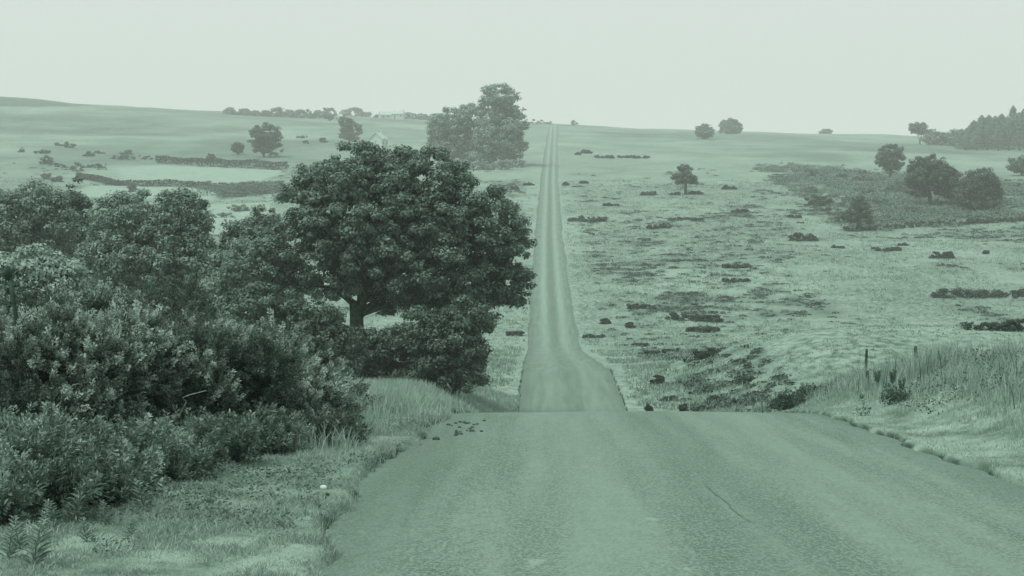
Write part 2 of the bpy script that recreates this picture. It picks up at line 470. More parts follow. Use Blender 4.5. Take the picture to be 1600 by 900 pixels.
as_ = n.new('ShaderNodeAttribute'); as_.attribute_name = 'soil_shade'
c_ = MX(as_.outputs['Fac'], c_, tone(0.060))  # dark lip tone: earth plus painted edge shadow
l.new(c_, b.inputs['Base Color'])
b.inputs['Roughness'].default_value = 1; b.inputs['Specular IOR Level'].default_value = .05
bp = n.new('ShaderNodeBump'); bp.inputs['Strength'].default_value = .8; bp.inputs['Distance'].default_value = .25
l.new(fine.outputs['Fac'], bp.inputs['Height']); l.new(bp.outputs[0], b.inputs['Normal'])
g = link('ground', me, None, None, m)
g['kind'] = 'structure'; g['label'] = 'rough pale moorland falling to a valley and rising to the skyline'

# ------------------------------------------------------------------ road
sr = np.concatenate([np.linspace(-3.7, 3.5, 29)])
yr = ys[(ys > -19) & (ys < 1900)]
SR, YR = np.meshgrid(sr, yr)
def zroad(y): return terrain(cx(y), y) + .13
ZR = zroad(YR) - .012 * np.abs(SR)
me = grid_mesh('road', SR + cx(YR), YR, ZR)
for nm, arr in (('across', SR), ('along', YR)):
    at_ = me.attributes.new(nm, 'FLOAT', 'POINT'); at_.data.foreach_set('value', arr.astype(np.float32).ravel())
m, nt, n, l, b = new_mat('worn_tarmac')
tc = n.new('ShaderNodeTexCoord')
ax = n.new('ShaderNodeAttribute'); ax.attribute_name = 'across'
al = n.new('ShaderNodeAttribute'); al.attribute_name = 'along'
cmb = n.new('ShaderNodeCombineXYZ'); l.new(ax.outputs['Fac'], cmb.inputs[0])
q = n.new('ShaderNodeMath'); q.operation = 'MULTIPLY'; q.inputs[1].default_value = .045; l.new(al.outputs['Fac'], q.inputs[0]); l.new(q.outputs[0], cmb.inputs[1])
streak = n.new('ShaderNodeTexNoise'); streak.inputs['Scale'].default_value = 2.6; streak.inputs['Detail'].default_value = 5
l.new(cmb.outputs[0], streak.inputs['Vector'])
grit = N_(38, 4, 1, .45, .85); chip = N_(9, 6, 1, .5, .75); blot = N_(1.1, 5, 1.0, .45); patch = N_(2.6, 2, 1.0, .55)
base = MX(MR(streak.outputs['Fac'], .40, .60), tone(0.107), tone(0.230))
base = MX(MR(blot.outputs['Fac'], .35, .7, 0, .55), base, tone(0.169))
base = MX(MR(chip.outputs['Fac'], .38, .62, 0, .6), base, tone(0.091))
base = MX(MR(grit.outputs['Fac'], .46, .58, 0, .95), base, tone(0.276))
base = MX(MR(patch.outputs['Fac'], .70, .76, 0, .45), base, tone(0.398))
# two pale worn wheel tracks
aa = n.new('ShaderNodeMath'); aa.operation = 'ABSOLUTE'; l.new(ax.outputs['Fac'], aa.inputs[0])
s1 = n.new('ShaderNodeMath'); s1.operation = 'SUBTRACT'; s1.inputs[1].default_value = 1.15; l.new(aa.outputs[0], s1.inputs[0])
s2 = n.new('ShaderNodeMath'); s2.operation = 'ABSOLUTE'; l.new(s1.outputs[0], s2.inputs[0])
base = MX(MR(s2.outputs[0], .8, .1, 0, .360), base, tone(0.270))
base = MX(MR(aa.outputs[0], 2.2, 2.7, 0, .42), base, tone(0.113))
fade = MR(al.outputs['Fac'], 190, 260, .35, .75)           # the far stretch has an unworn strip between its tracks
fm_ = n.new('ShaderNodeMath'); fm_.operation = 'MULTIPLY'
l.new(fade, fm_.inputs[0]); l.new(MR(aa.outputs[0], .7, .2, 0, .75), fm_.inputs[1])
base = MX(fm_.outputs[0], base, tone(.14))
fp_ = n.new('ShaderNodeMath'); fp_.operation = 'MULTIPLY'
l.new(MR(al.outputs['Fac'], 180, 270, 0, .30), fp_.inputs[0]); l.new(MR(s2.outputs[0], .7, .1, 0, 1), fp_.inputs[1])
base = MX(fp_.outputs[0], base, tone(.40))
l.new(base, b.inputs['Base Color'])
b.inputs['Roughness'].default_value = .85; b.inputs['Specular IOR Level'].default_value = .3
bp = n.new('ShaderNodeBump'); bp.inputs['Strength'].default_value = .5; bp.inputs['Distance'].default_value = .02
l.new(chip.outputs['Fac'], bp.inputs['Height']); l.new(bp.outputs[0], b.inputs['Normal'])
r_ = link('road', me, None, None, m)
r_['kind'] = 'structure'; r_['label'] = 'worn single-track tarmac road running straight over the moor'

# tar-filled crack in the tarmac
def ribbon(name, label, pts, w, mat, lift=.004):
    P = np.array(pts, float); V = []
    yy = np.linspace(P[0, 1], P[-1, 1], 26); sx_ = np.interp(yy, P[:, 1], P[:, 0])
    sx_ = sx_ + (noise(yy * 2, yy * 0, 5) - .5) * .05
    ww = w * (.35 + noise(yy * 5, yy * 0 + 3, 6)) * np.sin(np.linspace(.15, math.pi - .1, 26))
    X = np.stack([cx(yy) + sx_ - ww, cx(yy) + sx_ + ww], 1); Y = np.stack([yy, yy], 1)
    Z = zroad(Y) - .012 * np.abs(X - cx(Y)) + lift
    o = link(name, grid_mesh(name, X, Y, Z), None, None, mat); o['kind'] = 'structure'; o['label'] = label
rough_mat('tar', tone(.13), tone(.18), 30)
ribbon('road_crack', 'dark tarred crack in the near tarmac', [(.02, 14.0), (-.03, 15.5), (-.06, 17.4)], .009, 'tar')

# ------------------------------------------------------------------ haze
hz = bpy.data.materials.new('haze'); hz.use_nodes = True
hn = hz.node_tree.nodes; hn.remove(hn['Principled BSDF'])
pv = hn.new('ShaderNodeVolumePrincipled'); pv.inputs['Color'].default_value = (.97, 1.0, .985, 1); pv.inputs['Density'].default_value = .00034
pv.inputs['Anisotropy'].default_value = 0.0
hz.node_tree.links.new(pv.outputs[0], hn['Material Output'].inputs['Volume'])
x0, x1, y0, y1, z0, z1 = -1600, 1700, -60, 2400, -70, 106
V = [(x, y, z) for x in (x0, x1) for y in (y0, y1) for z in (z0, z1)]
F = [(0, 1, 3, 2), (4, 6, 7, 5), (0, 4, 5, 1), (2, 3, 7, 6), (0, 2, 6, 4), (1, 5, 7, 3)]
hb = link('haze', mesh_vf('haze', V, F, False), None, None, hz)
tag(hb, 'thin pale haze over the whole moor', 'haze', None, 'stuff')

# ------------------------------------------------------------------ the oak and the plants around it
oak_lobes = [(560, 296, 92, 66), (640, 300, 96, 66), (500, 330, 78, 74), (700, 330, 66, 60), (590, 360, 120, 80), (690, 392, 105, 84),
             (762, 372, 58, 66), (778, 420, 50, 58), (470, 392, 84, 62), (540, 420, 80, 44), (640, 425, 80, 46), (600, 330, 140, 90), (650, 390, 130, 80), (740, 462, 52, 44), (420, 410, 50, 40), (700, 466, 64, 40), (640, 466, 66, 28), (668, 482, 44, 22), (790, 400, 44, 60), (798, 440, 38, 40), (772, 330, 46, 40), (560, 276, 92, 54), (650, 282, 92, 56), (500, 440, 70, 26), (400, 430, 56, 30)]
px_tree('oak_tree', 'large spreading dark oak left of the road, trunk forking low', 'tree', 560, 596, oak_lobes, d=97, clumps=1050, per=120, leaf_px=5.0,
        mat='oak_leaf', trunk=(.4, 4.4), clump_px=14, depth=.8, limbs=24, flat=.6, low=False)
px_tree('hawthorn', 'dark leafy thorn bush under the right side of the oak', 'bush', 705, 604, [(705, 540, 60, 58), (740, 500, 36, 40), (672, 560, 44, 42), (735, 566, 34, 36), (700, 592, 58, 22), (668, 528, 46, 30), (665, 506, 40, 26)],
        d=89, clumps=170, per=110, leaf_px=5, mat='thorn_leaf', clump_px=14, trunk=(.12, .7), limbs=6)
px_tree('hawthorn', 'rounded thorn bush in front of the oak trunk', 'bush', 612, 604, [(610, 550, 56, 42), (645, 530, 36, 30), (575, 548, 40, 38), (560, 540, 34, 26), (605, 588, 56, 22)],
        d=91, clumps=150, per=110, leaf_px=5, mat='thorn_leaf', clump_px=13, trunk=(.1, .5), limbs=6)
px_tree('hawthorn', 'low bush under the left side of the oak', 'bush', 500, 600, [(500, 535, 56, 40), (455, 505, 50, 40), (515, 520, 30, 28), (535, 550, 40, 38), (500, 580, 60, 26), (412, 485, 46, 44), (470, 490, 44, 30), (505, 498, 22, 24)],
        d=84, clumps=140, per=110, leaf_px=5.2, mat='thorn_leaf', clump_px=14, trunk=(.1, .5), limbs=6)
px_tree('elder_bush', 'pale leafy bush left of the oak behind the gorse', 'bush', 395, 560, [(395, 420, 58, 52), (360, 440, 40, 46), (440, 462, 44, 30), (400, 490, 70, 40)],
        d=104, clumps=190, per=100, leaf_px=5.5, mat='ash_leaf', clump_px=15, trunk=(.14, 1.0), limbs=6)
px_tree('elder_bush', 'small bush leaning to the grass gap left of the oak', 'bush', 372, 520, [(385, 372, 36, 30), (410, 350, 30, 26), (360, 400, 26, 30), (395, 410, 40, 40)],
        d=122, clumps=90, per=90, leaf_px=5, mat='oak_leaf', clump_px=12, trunk=(.14, 1.0), limbs=6)

px_tree('ash_tree', 'broad dense tree behind the gorse thicket, left of the oak', 'tree', 232, 560, [(230, 345, 70, 52), (180, 360, 54, 52), (285, 350, 42, 56), (240, 400, 88, 60), (160, 420, 50, 50), (300, 410, 34, 60), (230, 450, 90, 40)],
        d=118, clumps=420, per=105, leaf_px=4.6, mat='ash_leaf', clump_px=14, trunk=(.3, 3), limbs=12, depth=.7)
px_tree('ash_tree', 'tree with rounded top at the left edge behind the gorse', 'tree', 45, 560, [(50, 330, 52, 46), (15, 345, 40, 54), (85, 345, 34, 50), (50, 390, 70, 50), (30, 440, 70, 40)],
        d=136, clumps=300, per=95, leaf_px=4.4, mat='ash_leaf', clump_px=13, trunk=(.3, 3), limbs=10, depth=.7)
px_tree('ash_tree', 'slender tree top between the two broad trees on the left', 'tree', 121, 560, [(118, 300, 14, 24), (122, 340, 24, 40), (125, 400, 34, 60)],
        d=144, clumps=110, per=80, leaf_px=4.2, mat='thorn_leaf', clump_px=10, trunk=(.2, 4), limbs=6)
px_tree('ash_tree', 'narrow dark tree on the right flank of the broad tree', 'tree', 312, 540, [(312, 335, 14, 26), (312, 370, 20, 40), (315, 430, 34, 60)],
        d=128, clumps=110, per=80, leaf_px=4.4, mat='thorn_leaf', clump_px=10, trunk=(.15, 2), limbs=6)
px_tree('willow_bush', 'pale feathery bush above the gorse at the left edge', 'bush', 50, 560, [(40, 424, 62, 36), (92, 432, 44, 28), (0, 440, 50, 36), (60, 480, 90, 50)],
        d=46, clumps=260, per=120, leaf_px=6, mat='pale_leaf', clump_px=16, trunk=(.08, .8), limbs=8)

# ------------------------------------------------------------------ gorse thicket beside the road
def gorse_mesh(seed, R, H, shoots=1500, per=34, ln=.042):
    """Spiny bush: many short upright shoots on a lumpy mound, each set with small spine sprays."""
    global rng
    keep = rng; rng = np.random.default_rng(seed)
    lob = [(0, 0, H * .42, R * .75, R * .7, H * .5)]
    for k in range(15):
        a = rng.uniform(0, 2 * math.pi); q = rng.uniform(.3, .85) * R
        rl = R * rng.uniform(.14, .34)
        lob.append((math.cos(a) * q, math.sin(a) * q, H * rng.uniform(.2, .8) * (1 - .4 * (q / R) ** 2), rl, rl, H * rng.uniform(.16, .30)))
    L = np.array(lob); w = L[:, 3] * L[:, 5]; w /= w.sum()
    k = rng.choice(len(L), shoots, p=w); d = rdir(shoots); d[:, 2] = np.abs(d[:, 2]) * np.where(rng.random(shoots) < .75, 1, -1); d = unit(d)
    O = L[k, :3] + d * L[k, 3:6] * rng.uniform(.72, 1.0, (shoots, 1))
    m_ = O[:, 2] > .08; O = O[m_]; d = d[m_]; shoots = len(O)
    T = unit(d * 1.0 + np.array([0, 0, .45]) + rng.normal(size=d.shape) * .5)
    SL = rng.uniform(.10, .34, shoots)
    idx = np.repeat(np.arange(shoots), per); f = rng.random(len(idx))
    side = rdir(len(idx)); side = unit(side - T[idx] * np.sum(side * T[idx], 1, keepdims=True))
    ax_ = T[idx] * (SL[idx] * f)[:, None]
    rad = (.045 * (1.15 - f) + .010)[:, None]
    C = O[idx] + ax_ + side * rad
    LT = unit(side * .9 + T[idx] * .8)
    LN = unit(np.cross(LT, rdir(len(idx))) + np.array([0, 0, .3]))
    sz = ln * rng.uniform(.7, 1.5, len(idx))
    LV = leaves(C, LN, sz * 1.35, sz * .42, LT)
    tip = np.repeat(np.clip(f * 1.7 - .5, 0, 1) * (rng.uniform(0, 1, shoots) * (.15 + 1.7 * sm(.3, .75, noise(O[:, 0] * 2.4 + seed, O[:, 2] * 2.8 + O[:, 1] * 1.7, 9))))[idx], 4)  # noise makes the highlights painted on the shoot tips patchy
    paths = []
    for i in rng.choice(shoots, min(46, shoots // 2), replace=False):
        paths.append(limb((O[i, 0] * .25, O[i, 1] * .25, -.1), O[i], .022, .006, 6, .3))
    V, F = tube(paths, 5)
    rng = keep
    return LV, V, F, tip
def gorse(label, px, d, R, H, seed, shoots=1500, mat='gorse_leaf', name='gorse_bush', per=100, ln=.023, group='gorse bushes of the roadside thicket'):
    LV, V, F, tip = gorse_mesh(seed, R, H, shoots, per, ln)
    t = thing(name, label, 'bush', at(px, d) - np.array([0, 0, .05]), group)
    fm = poly_mesh('foliage', LV, 4); q = fm.attributes.new('tip', 'FLOAT', 'POINT'); q.data.foreach_set('value', tip.astype(np.float32))
    link('foliage', fm, t, None, mat)
    link('branches', mesh_vf('branches', V, F), t, None, 'bark')
    if mat == 'gorse_leaf' and R > .9:                  # bleached dead stems arching out of the front
        for q in range(4):
            a0 = rng.uniform(-2.6, -.5); r0 = R * rng.uniform(.45, .8); h0 = H * rng.uniform(.25, .7)
            b0 = np.array([math.cos(a0) * r0, math.sin(a0) * r0, h0 * .5])
            b1 = b0 + np.array([math.cos(a0) * .45 + rng.normal() * .25, math.sin(a0) * .45, rng.uniform(.25, .75)])
            V, F = tube([limb(b0, b1, .010, .004, 8, .35, .15)], 5)
            link('dead_stem', mesh_vf('dead_stem', V, F), t, None, 'pale_stem')
    return t
gorse('tall gorse bush in the middle of the thicket, its top below the broad tree', 280, 21.3, 1.5, 1.5, 101, 2500)
gorse('gorse bush in the thicket beneath the pale feathery bush', 150, 20.0, 1.4, 1.52, 102, 2200)
gorse('gorse bush cut by the left edge beside the leaning stake', -10, 19.0, 1.5, 1.5, 103, 2000)
gorse('gorse bush on the thicket side nearest the oak trunk', 395, 22.4, 1.15, .95, 104, 1700)
gorse('low gorse bush ending the thicket at the grass verge', 475, 23.2, .75, .6, 105, 900)
gorse('gorse bush rising behind the others under the elder bush', 370, 26.0, 1.4, 1.25, 106, 1700)
gorse('gorse bush at the back of the thicket under the broad tree', 215, 24.5, 1.7, 1.9, 107, 1700)
gorse('gorse bush at the back left corner of the thicket', 50, 23.0, 1.7, 1.85, 108, 1700)
gorse('low gorse bush behind the thicket toward the oak trunk', 455, 28.5, 1.1, .5, 109, 1200)
gorse('small gorse bush at the tip of the thicket by the road', 512, 21.4, .36, .28, 110, 260)
B = 'bramble mounds at the foot of the thicket'
gorse('dark bramble mound at the lower left edge under the gorse', 20, 15.0, 1.1, .6, 121, 700, 'bramble_leaf', 'bramble_bush', 60, .03, B)
gorse('dark bramble mound with pale weeds in front of it', 170, 16.9, .9, .42, 122, 700, 'bramble_leaf', 'bramble_bush', 60, .03, B)
gorse('bramble mound beside the mown verge under the tall gorse', 285, 18.6, .8, .36, 123, 600, 'bramble_leaf', 'bramble_bush', 60, .03, B)
gorse('bramble mound trailing along the verge below the gorse', 380, 20.3, .7, .34, 124, 600, 'bramble_leaf', 'bramble_bush', 60, .03, B)
gorse('bramble mound cut by the left edge of the verge', -100, 14.8, 1.2, .7, 125, 600, 'bramble_leaf', 'bramble_bush', 60, .03, B)

gorse('bramble mound lowest in the left corner behind the weeds', -20, 13.6, .75, .42, 126, 420, 'bramble_leaf', 'bramble_bush', 60, .03, B)
gorse('small bramble mound directly behind the tallest weed', 95, 14.9, .7, .36, 127, 380, 'bramble_leaf', 'bramble_bush', 60, .03, B)
# leaning dark stake standing out of the gorse
t = at(36, 19.0); t[2] += 0
sv, sf = tube([(np.array([(0, 0, 0), (-.02, 0, .6), (-.05, 0, 1.2), (-.1, 0, 1.62), (-.14, 0, 1.86)]), [.03, .028, .025, .022, .03]), (np.array([(-.14, 0, 1.8), (-.15, 0, 1.86), (-.165, 0, 1.93)]), [.03, .045, .03])], 8)
o = link('wooden_stake', mesh_vf('wooden_stake', sv, sf), None, t, 'post_wood'); tag(o, 'dark stake with a knobbed top leaning out of the gorse', 'stake')

# ------------------------------------------------------------------ grass
def blades(name, label, X, Y, h, w, mat, cat='grass', lean=.35, Z=None, clump=None):
    n_ = len(X); Z = terrain(X, Y) if Z is None else Z
    P = np.stack([X, Y, Z - .02], 1)
    a = rng.uniform(0, 2 * math.pi, n_)
    side = np.stack([np.cos(a), np.sin(a), np.zeros(n_)], 1)
    b_ = rng.uniform(0, 2 * math.pi, n_) if clump is None else clump
    ln_ = np.stack([np.cos(b_), np.sin(b_), np.zeros(n_)], 1) * (rng.uniform(.1, 1, n_) * lean)[:, None]
    h = h[:, None]; w = w[:, None] / 2
    mid_ = P + np.array([0, 0, 1]) * h * .55 + ln_ * h * .35
    tip = P + np.array([0, 0, 1]) * h * (1 - .25 * np.linalg.norm(ln_, axis=1, keepdims=True)) + ln_ * h * 1.1
    q1 = np.stack([P - side * w, P + side * w, mid_ + side * w * .75, mid_ - side * w * .75], 1)
    q2 = np.stack([mid_ - side * w * .75, mid_ + side * w * .75, tip + side * w * .15, tip - side * w * .15], 1)
    V = np.concatenate([q1, q2], 1).reshape(-1, 3)
    # two quads of one blade share the middle, so they stay one island
    me_ = bpy.data.meshes.new(name)
    VV = np.stack([P - side * w, P + side * w, mid_ + side * w * .75, mid_ - side * w * .75, tip + side * w * .15, tip - side * w * .15], 1).reshape(-1, 3).astype(np.float32)
    F_ = (np.arange(n_)[:, None] * 6 + np.array([0, 1, 2, 3, 3, 2, 4, 5])[None, :]).ravel().astype(np.int32)
    me_.vertices.add(len(VV)); me_.vertices.foreach_set('co', VV.ravel())
    me_.loops.add(len(F_)); me_.loops.foreach_set('vertex_index', F_)
    me_.polygons.add(len(F_) // 4); me_.polygons.foreach_set('loop_start', np.arange(0, len(F_), 4, dtype=np.int32))
    me_.update(calc_edges=True)
    o = link(name, me_, None, None, mat)
    return tag(o, label, cat, None, 'stuff')

# short verge, left: density follows clumps
def scatter(n_, ya_, yb, sa, sb, pw=1.0):
    y = ya_ + (yb - ya_) * rng.random(n_) ** pw
    s = rng.uniform(sa, sb, n_)
    return s + cx(y), y, s
X, Y, s = scatter(420000, 9.5, 31, -9.5, -2.5, 1.35)
e = ledge(Y) + 0.16 * (noise(Y * 1.3, np.full(len(Y), -9.0), 3) - .5) + 0.30 * (noise(Y * 0.35, np.full(len(Y), -5.0), 4) - .5)
k = (-s > e - .02) & (fbm(X * 2.5, Y * 1.8, 301) > .24) ; X, Y, s = X[k], Y[k], s[k]
hh = (.028 + .055 * sm(.4, .75, fbm(X * 2.2, Y * 1.6, 303)) + .13 * sm(4.2, 6.8, -s) * fbm(X * 1.5, Y * 1.5, 305)) * rng.uniform(.5, 1.4, len(X))
blades('verge_grass', 'short tufted grass of the left verge', X, Y, hh, rng.uniform(.004, .008, len(X)) + hh * .02, 'verge_grass', lean=.9)
X, Y, s = scatter(46000, 10, 30, -9, -3.2, 1.2)
k = fbm(X * 1.6, Y * 1.1, 351, 4) > .60; X, Y, s = X[k], Y[k], s[k]
C = np.stack([X, Y, terrain(X, Y) + rng.uniform(.01, .09, len(X)) + .10 * sm(4.5, 7, -s) * rng.random(len(X))], 1)
o = link('verge_weeds', poly_mesh('verge_weeds', leaves(C, rdir(len(C)) * .7 + np.array([0, -.2, .8]), rng.uniform(.02, .055, len(C)), rng.uniform(.012, .03, len(C))), 4), None, None, 'bramble_leaf')
tag(o, 'darker low weeds spotted through the left verge', 'weeds', None, 'stuff')
# pale tall grass beyond the bushes, left verge past the crest
X, Y, s = scatter(110000, 20, 110, -15, -3.0, 1.3)
k = (fbm(X * .5, Y * .35, 311) > .38) & ((Y > 25) | (s < -3.5)); X, Y, s = X[k], Y[k], s[k]
blades('seeding_grass', 'pale seeding grass between the thicket and the road', X, Y, rng.uniform(.15, .55, len(X)) * (.55 + .45 * sm(3.2, 5.5, -s)), .008 + Y * .00028, 'dry_grass', lean=.5)
# right bank tall grass
X, Y, s = scatter(250000, 12, 56, 2.75, 13, 1.25)
e = 2.82 + 0.16 * (noise(Y * 1.3, np.full(len(Y), 9.0), 3) - .5) + 0.30 * (noise(Y * 0.35, np.full(len(Y), 5.0), 4) - .5)
nn = fbm(X * 1.1, Y * .7, 321)
k = (s > e) & (nn > .22) ; X, Y, s, nn = X[k], Y[k], s[k], nn[k]
hh = (.05 + .33 * sm(3.2, 5.4, s) * (.25 + 1.5 * sm(.35, .7, fbm(X * 1.7, Y * 1.1, 323)))) * rng.uniform(.4, 1.1, len(X))
blades('bank_grass', 'tall pale grass standing on the right bank', X, Y, hh, rng.uniform(.006, .012, len(X)) + hh * .01, 'tall_grass', lean=.45)
X, Y, s = scatter(1500, 17, 50, 3.9, 12.5, 1.0)
blades('dead_stalks', 'thin dark dead stalks above the bank grass', X, Y, rng.uniform(.25, .62, len(X)), rng.uniform(.010, .018, len(X)), 'bramble_leaf', lean=.25)
# green broad-leaved growth mixed into the bank
X, Y, s = scatter(60000, 15, 54, 3.6, 12.5, 1.0)
k = fbm(X * .7, Y * .45, 331, 5) > .54; X, Y, s = X[k], Y[k], s[k]
C = np.stack([X, Y, terrain(X, Y) + rng.uniform(.02, .34, len(X)) * sm(3.4, 5, s)], 1)
o = link('bank_undergrowth', poly_mesh('bank_undergrowth', leaves(C, rdir(len(C)) + np.array([0, -.2, .8]), rng.uniform(.03, .07, len(C)), rng.uniform(.015, .03, len(C))), 4), None, None, 'bramble_leaf')
tag(o, 'dark leafy undergrowth in patches among the bank grass', 'undergrowth', None, 'stuff')
# moor tussocks
def frust(n_, d0, d1, p0=-60, p1=1660, pw=1.6):
    d = d0 + (d1 - d0) * rng.random(n_) ** pw
    x = (rng.uniform(p0, p1, n_) - 800) / FPX * d
    return x, d
X, Y = frust(52000, 92, 620)
s = X - cx(Y); nn = fbm(X / 6, Y / 9, 341, 4)
_h, pv_, _b = cover(X, Y, terrain(X, Y)); hump = (X > 13) & (X < 40) & (Y > 90) & (Y < 140)
k = (np.abs(s) > 3.6) & (nn > .42) & (pv_ < .5) & (~hump | (rng.random(len(X)) < .6)); X, Y = X[k], Y[k]; hmp = hump[k]
nb = 6
idx = np.repeat(np.arange(len(X)), nb)
sc_ = .5 + Y / 420
XX = X[idx] + rng.normal(size=len(idx)) * .22 * sc_[idx]; YY = Y[idx] + rng.normal(size=len(idx)) * .22 * sc_[idx]
hh = rng.uniform(.15, .42, len(idx)) * (.8 + .4 * sc_[idx]) * .8 * np.where(hmp[idx], .45, 1)
blades('moor_tussocks', 'tussocks of moor grass across the valley side', XX, YY, hh, .03 + .00022 * YY, 'moor_grass', lean=.8)
# low heather patches
def low_cover(name, label, X, Y, size, hgt, mat, per=16):
    idx = np.repeat(np.arange(len(X)), per)
    v = rdir(len(idx)); v[:, 2] = np.abs(v[:, 2])
    r = size[idx][:, None] * rng.uniform(.5, 1, (len(idx), 1))
    C = np.stack([X, Y, terrain(X, Y)], 1)[idx] + v * r * np.array([1, 1, 0]) + np.array([0, 0, 1]) * (v[:, 2:3] * hgt[idx][:, None] * rng.uniform(.6, 1, (len(idx), 1)))
    L_ = size[idx] * .42 * rng.uniform(.6, 1.3, len(idx))
    o = link(name, poly_mesh(name, leaves(C, v + np.array([0, 0, .4]), L_, L_ * .6), 4), None, None, mat)
    return tag(o, label, 'undergrowth', None, 'stuff')
X, Y = frust(60000, 95, 700)
hv, pvv, _b = cover(X, Y, terrain(X, Y)); k = (np.abs(X - cx(Y)) > 5.0) & (pvv < .5) & (hv > .30 + .3 * rng.random(len(X))); X, Y = X[k], Y[k]
k = rng.random(len(X)) < np.clip(8500 / max(len(X), 1), 0, 1); X, Y = X[k], Y[k]
low_cover('heather', 'low dark heather in broken patches on the moor', X, Y, rng.uniform(.25, .75, len(X)) * (.6 + Y / 350), rng.uniform(.12, .34, len(X)) * (.6 + Y / 500), 'heather_leaf')
X, Y = frust(40000, 260, 900, 1150, 1720, 1.0)
px_, py_ = project(X, Y, terrain(X, Y))
k = inpoly(px_ + (noise(X / 9, Y / 14, 401) - .5) * 40, py_ + (noise(X / 6, Y / 10, 402) - .5) * 12, SCRUB) & (fbm(X / 11, Y / 20, 403, 4) > .42); X, Y = X[k], Y[k]
low_cover('bracken', 'waist-high bracken covering the slope among the right-hand trees', X, Y, rng.uniform(.7, 1.7, len(X)), rng.uniform(.5, 1.5, len(X)), 'bracken_leaf', 14)

# ------------------------------------------------------------------ trees across the valley
T_ = 'tree'
px_tree('moor_tree', 'small lone tree on the open moor right of the far road', T_, 1071, 304, [(1070, 268, 13, 11), (1060, 279, 10, 8), (1082, 281, 9, 7), (1071, 277, 15, 10)], clumps=90, per=50, leaf_px=2.4, trunk=(.38, 4.5), clump_px=4, mat='thorn_leaf')
px_tree('moor_tree', 'small twisted tree at the near corner of the bracken slope', T_, 1341, 360, [(1343, 318, 14, 14), (1350, 330, 14, 14), (1330, 337, 16, 10), (1318, 342, 14, 8), (1350, 345, 14, 8)], clumps=70, per=70, leaf_px=2.4, trunk=(.35, 2.2), clump_px=5, mat='dark_leaf')
px_tree('broadleaf_tree', 'rounded tree with bare lower trunk in the middle of the bracken', T_, 1453, 321, [(1453, 262, 34, 20), (1440, 280, 26, 16), (1478, 282, 26, 20), (1432, 298, 20, 10), (1458, 278, 34, 22), (1482, 300, 20, 12)], clumps=260, per=70, leaf_px=2.8, trunk=(.5, 4), clump_px=6, mat='dark_leaf')
px_tree('broadleaf_tree', 'dense dark tree with foliage to the ground near the right edge', T_, 1530, 330, [(1530, 283, 28, 20), (1518, 300, 26, 22), (1545, 302, 24, 26), (1530, 312, 36, 18)], clumps=260, per=70, leaf_px=2.8, trunk=(.4, 3), clump_px=6, mat='dark_leaf')
px_tree('broadleaf_tree', 'round-headed tree above the bracken slope, left of the two big ones', T_, 1391, 276, [(1390, 240, 19, 15), (1383, 250, 15, 12), (1399, 251, 15, 13), (1391, 259, 14, 10)], clumps=90, per=55, leaf_px=2.6, trunk=(.45, 4), clump_px=5, mat='far_leaf')
px_tree('broadleaf_tree', 'dark rounded tree cut by the right edge above the bracken', T_, 1596, 274, [(1596, 256, 20, 13), (1614, 252, 20, 14), (1602, 262, 26, 8)], clumps=70, per=50, leaf_px=2.6, trunk=(.3, 2), clump_px=5)
px_tree('round_tree', 'smaller of the two round trees on the right skyline', T_, 1101, 217, [(1101, 204, 13, 10), (1101, 208, 15, 7)], clumps=120, per=40, leaf_px=2.4, trunk=(.5, 3), clump_px=3.5, mat='skyline_leaf')
px_tree('round_tree', 'larger domed tree on the skyline right of the far road', T_, 1141, 209, [(1141, 197, 16, 11), (1141, 203, 18, 6)], clumps=140, per=40, leaf_px=2.4, trunk=(.5, 3), clump_px=3.5, mat='skyline_leaf')
px_tree('round_tree', 'faint low tree on the skyline between the domed tree and the wood', T_, 1290, 210, [(1290, 206, 10, 4)], clumps=20, per=30, leaf_px=2.2, trunk=(.3, 2), clump_px=3, d=1500, mat='skyline_leaf')

px_tree('beech_tree', 'tallest tree of the group beside the far road', T_, 785, 258, [(780, 152, 30, 20), (775, 180, 38, 28), (795, 190, 28, 34), (780, 214, 40, 30), (760, 236, 24, 22), (798, 232, 26, 22)],
        clumps=330, per=60, leaf_px=3, trunk=(.8, 6), clump_px=7, mat='beech_leaf', limbs=10)
px_tree('beech_tree', 'broad lower tree joined to the left of the tallest tree', T_, 708, 256, [(705, 190, 36, 22), (735, 182, 22, 18), (690, 205, 24, 20), (715, 216, 34, 26), (735, 236, 26, 18), (690, 236, 30, 18)],
        clumps=280, per=60, leaf_px=3, trunk=(.7, 5), clump_px=7, mat='beech_leaf', limbs=9)
for i_, (px, py, w_, h_) in enumerate([(752, 266, 34, 14), (782, 265, 38, 17), (806, 261, 26, 15), (716, 264, 44, 16)]):
    px_bush('hedge_bush', ['bush at the grass edge under the left side of the tallest tree', 'broad bush directly under the tallest tree', 'bush at the road end under the tallest tree', 'bush under the broad lower tree of the far group'][i_], px, py, w_, h_, mat='beech_leaf', n=50, leaf_px=2.6)

px_tree('field_tree', 'loose leaning tree on the left hillside above the hedge', T_, 412, 246, [(415, 207, 22, 14), (403, 215, 16, 13), (427, 220, 16, 12), (408, 230, 18, 11), (430, 237, 13, 6)], clumps=120, per=50, leaf_px=2.6, trunk=(.45, 3), clump_px=5, mat='far_leaf')
px_tree('field_tree', 'small round tree at the foot of the leaning tree', T_, 371, 242, [(371, 231, 10, 8)], clumps=34, per=40, leaf_px=2.4, trunk=(.2, 1), clump_px=3.5, mat='far_leaf')
px_tree('field_tree', 'upright oval tree on the hillside above the oak', T_, 545, 224, [(542, 196, 14, 13), (549, 205, 15, 15), (542, 212, 12, 8)], clumps=80, per=50, leaf_px=2.4, trunk=(.4, 2), clump_px=4.5, mat='far_leaf')

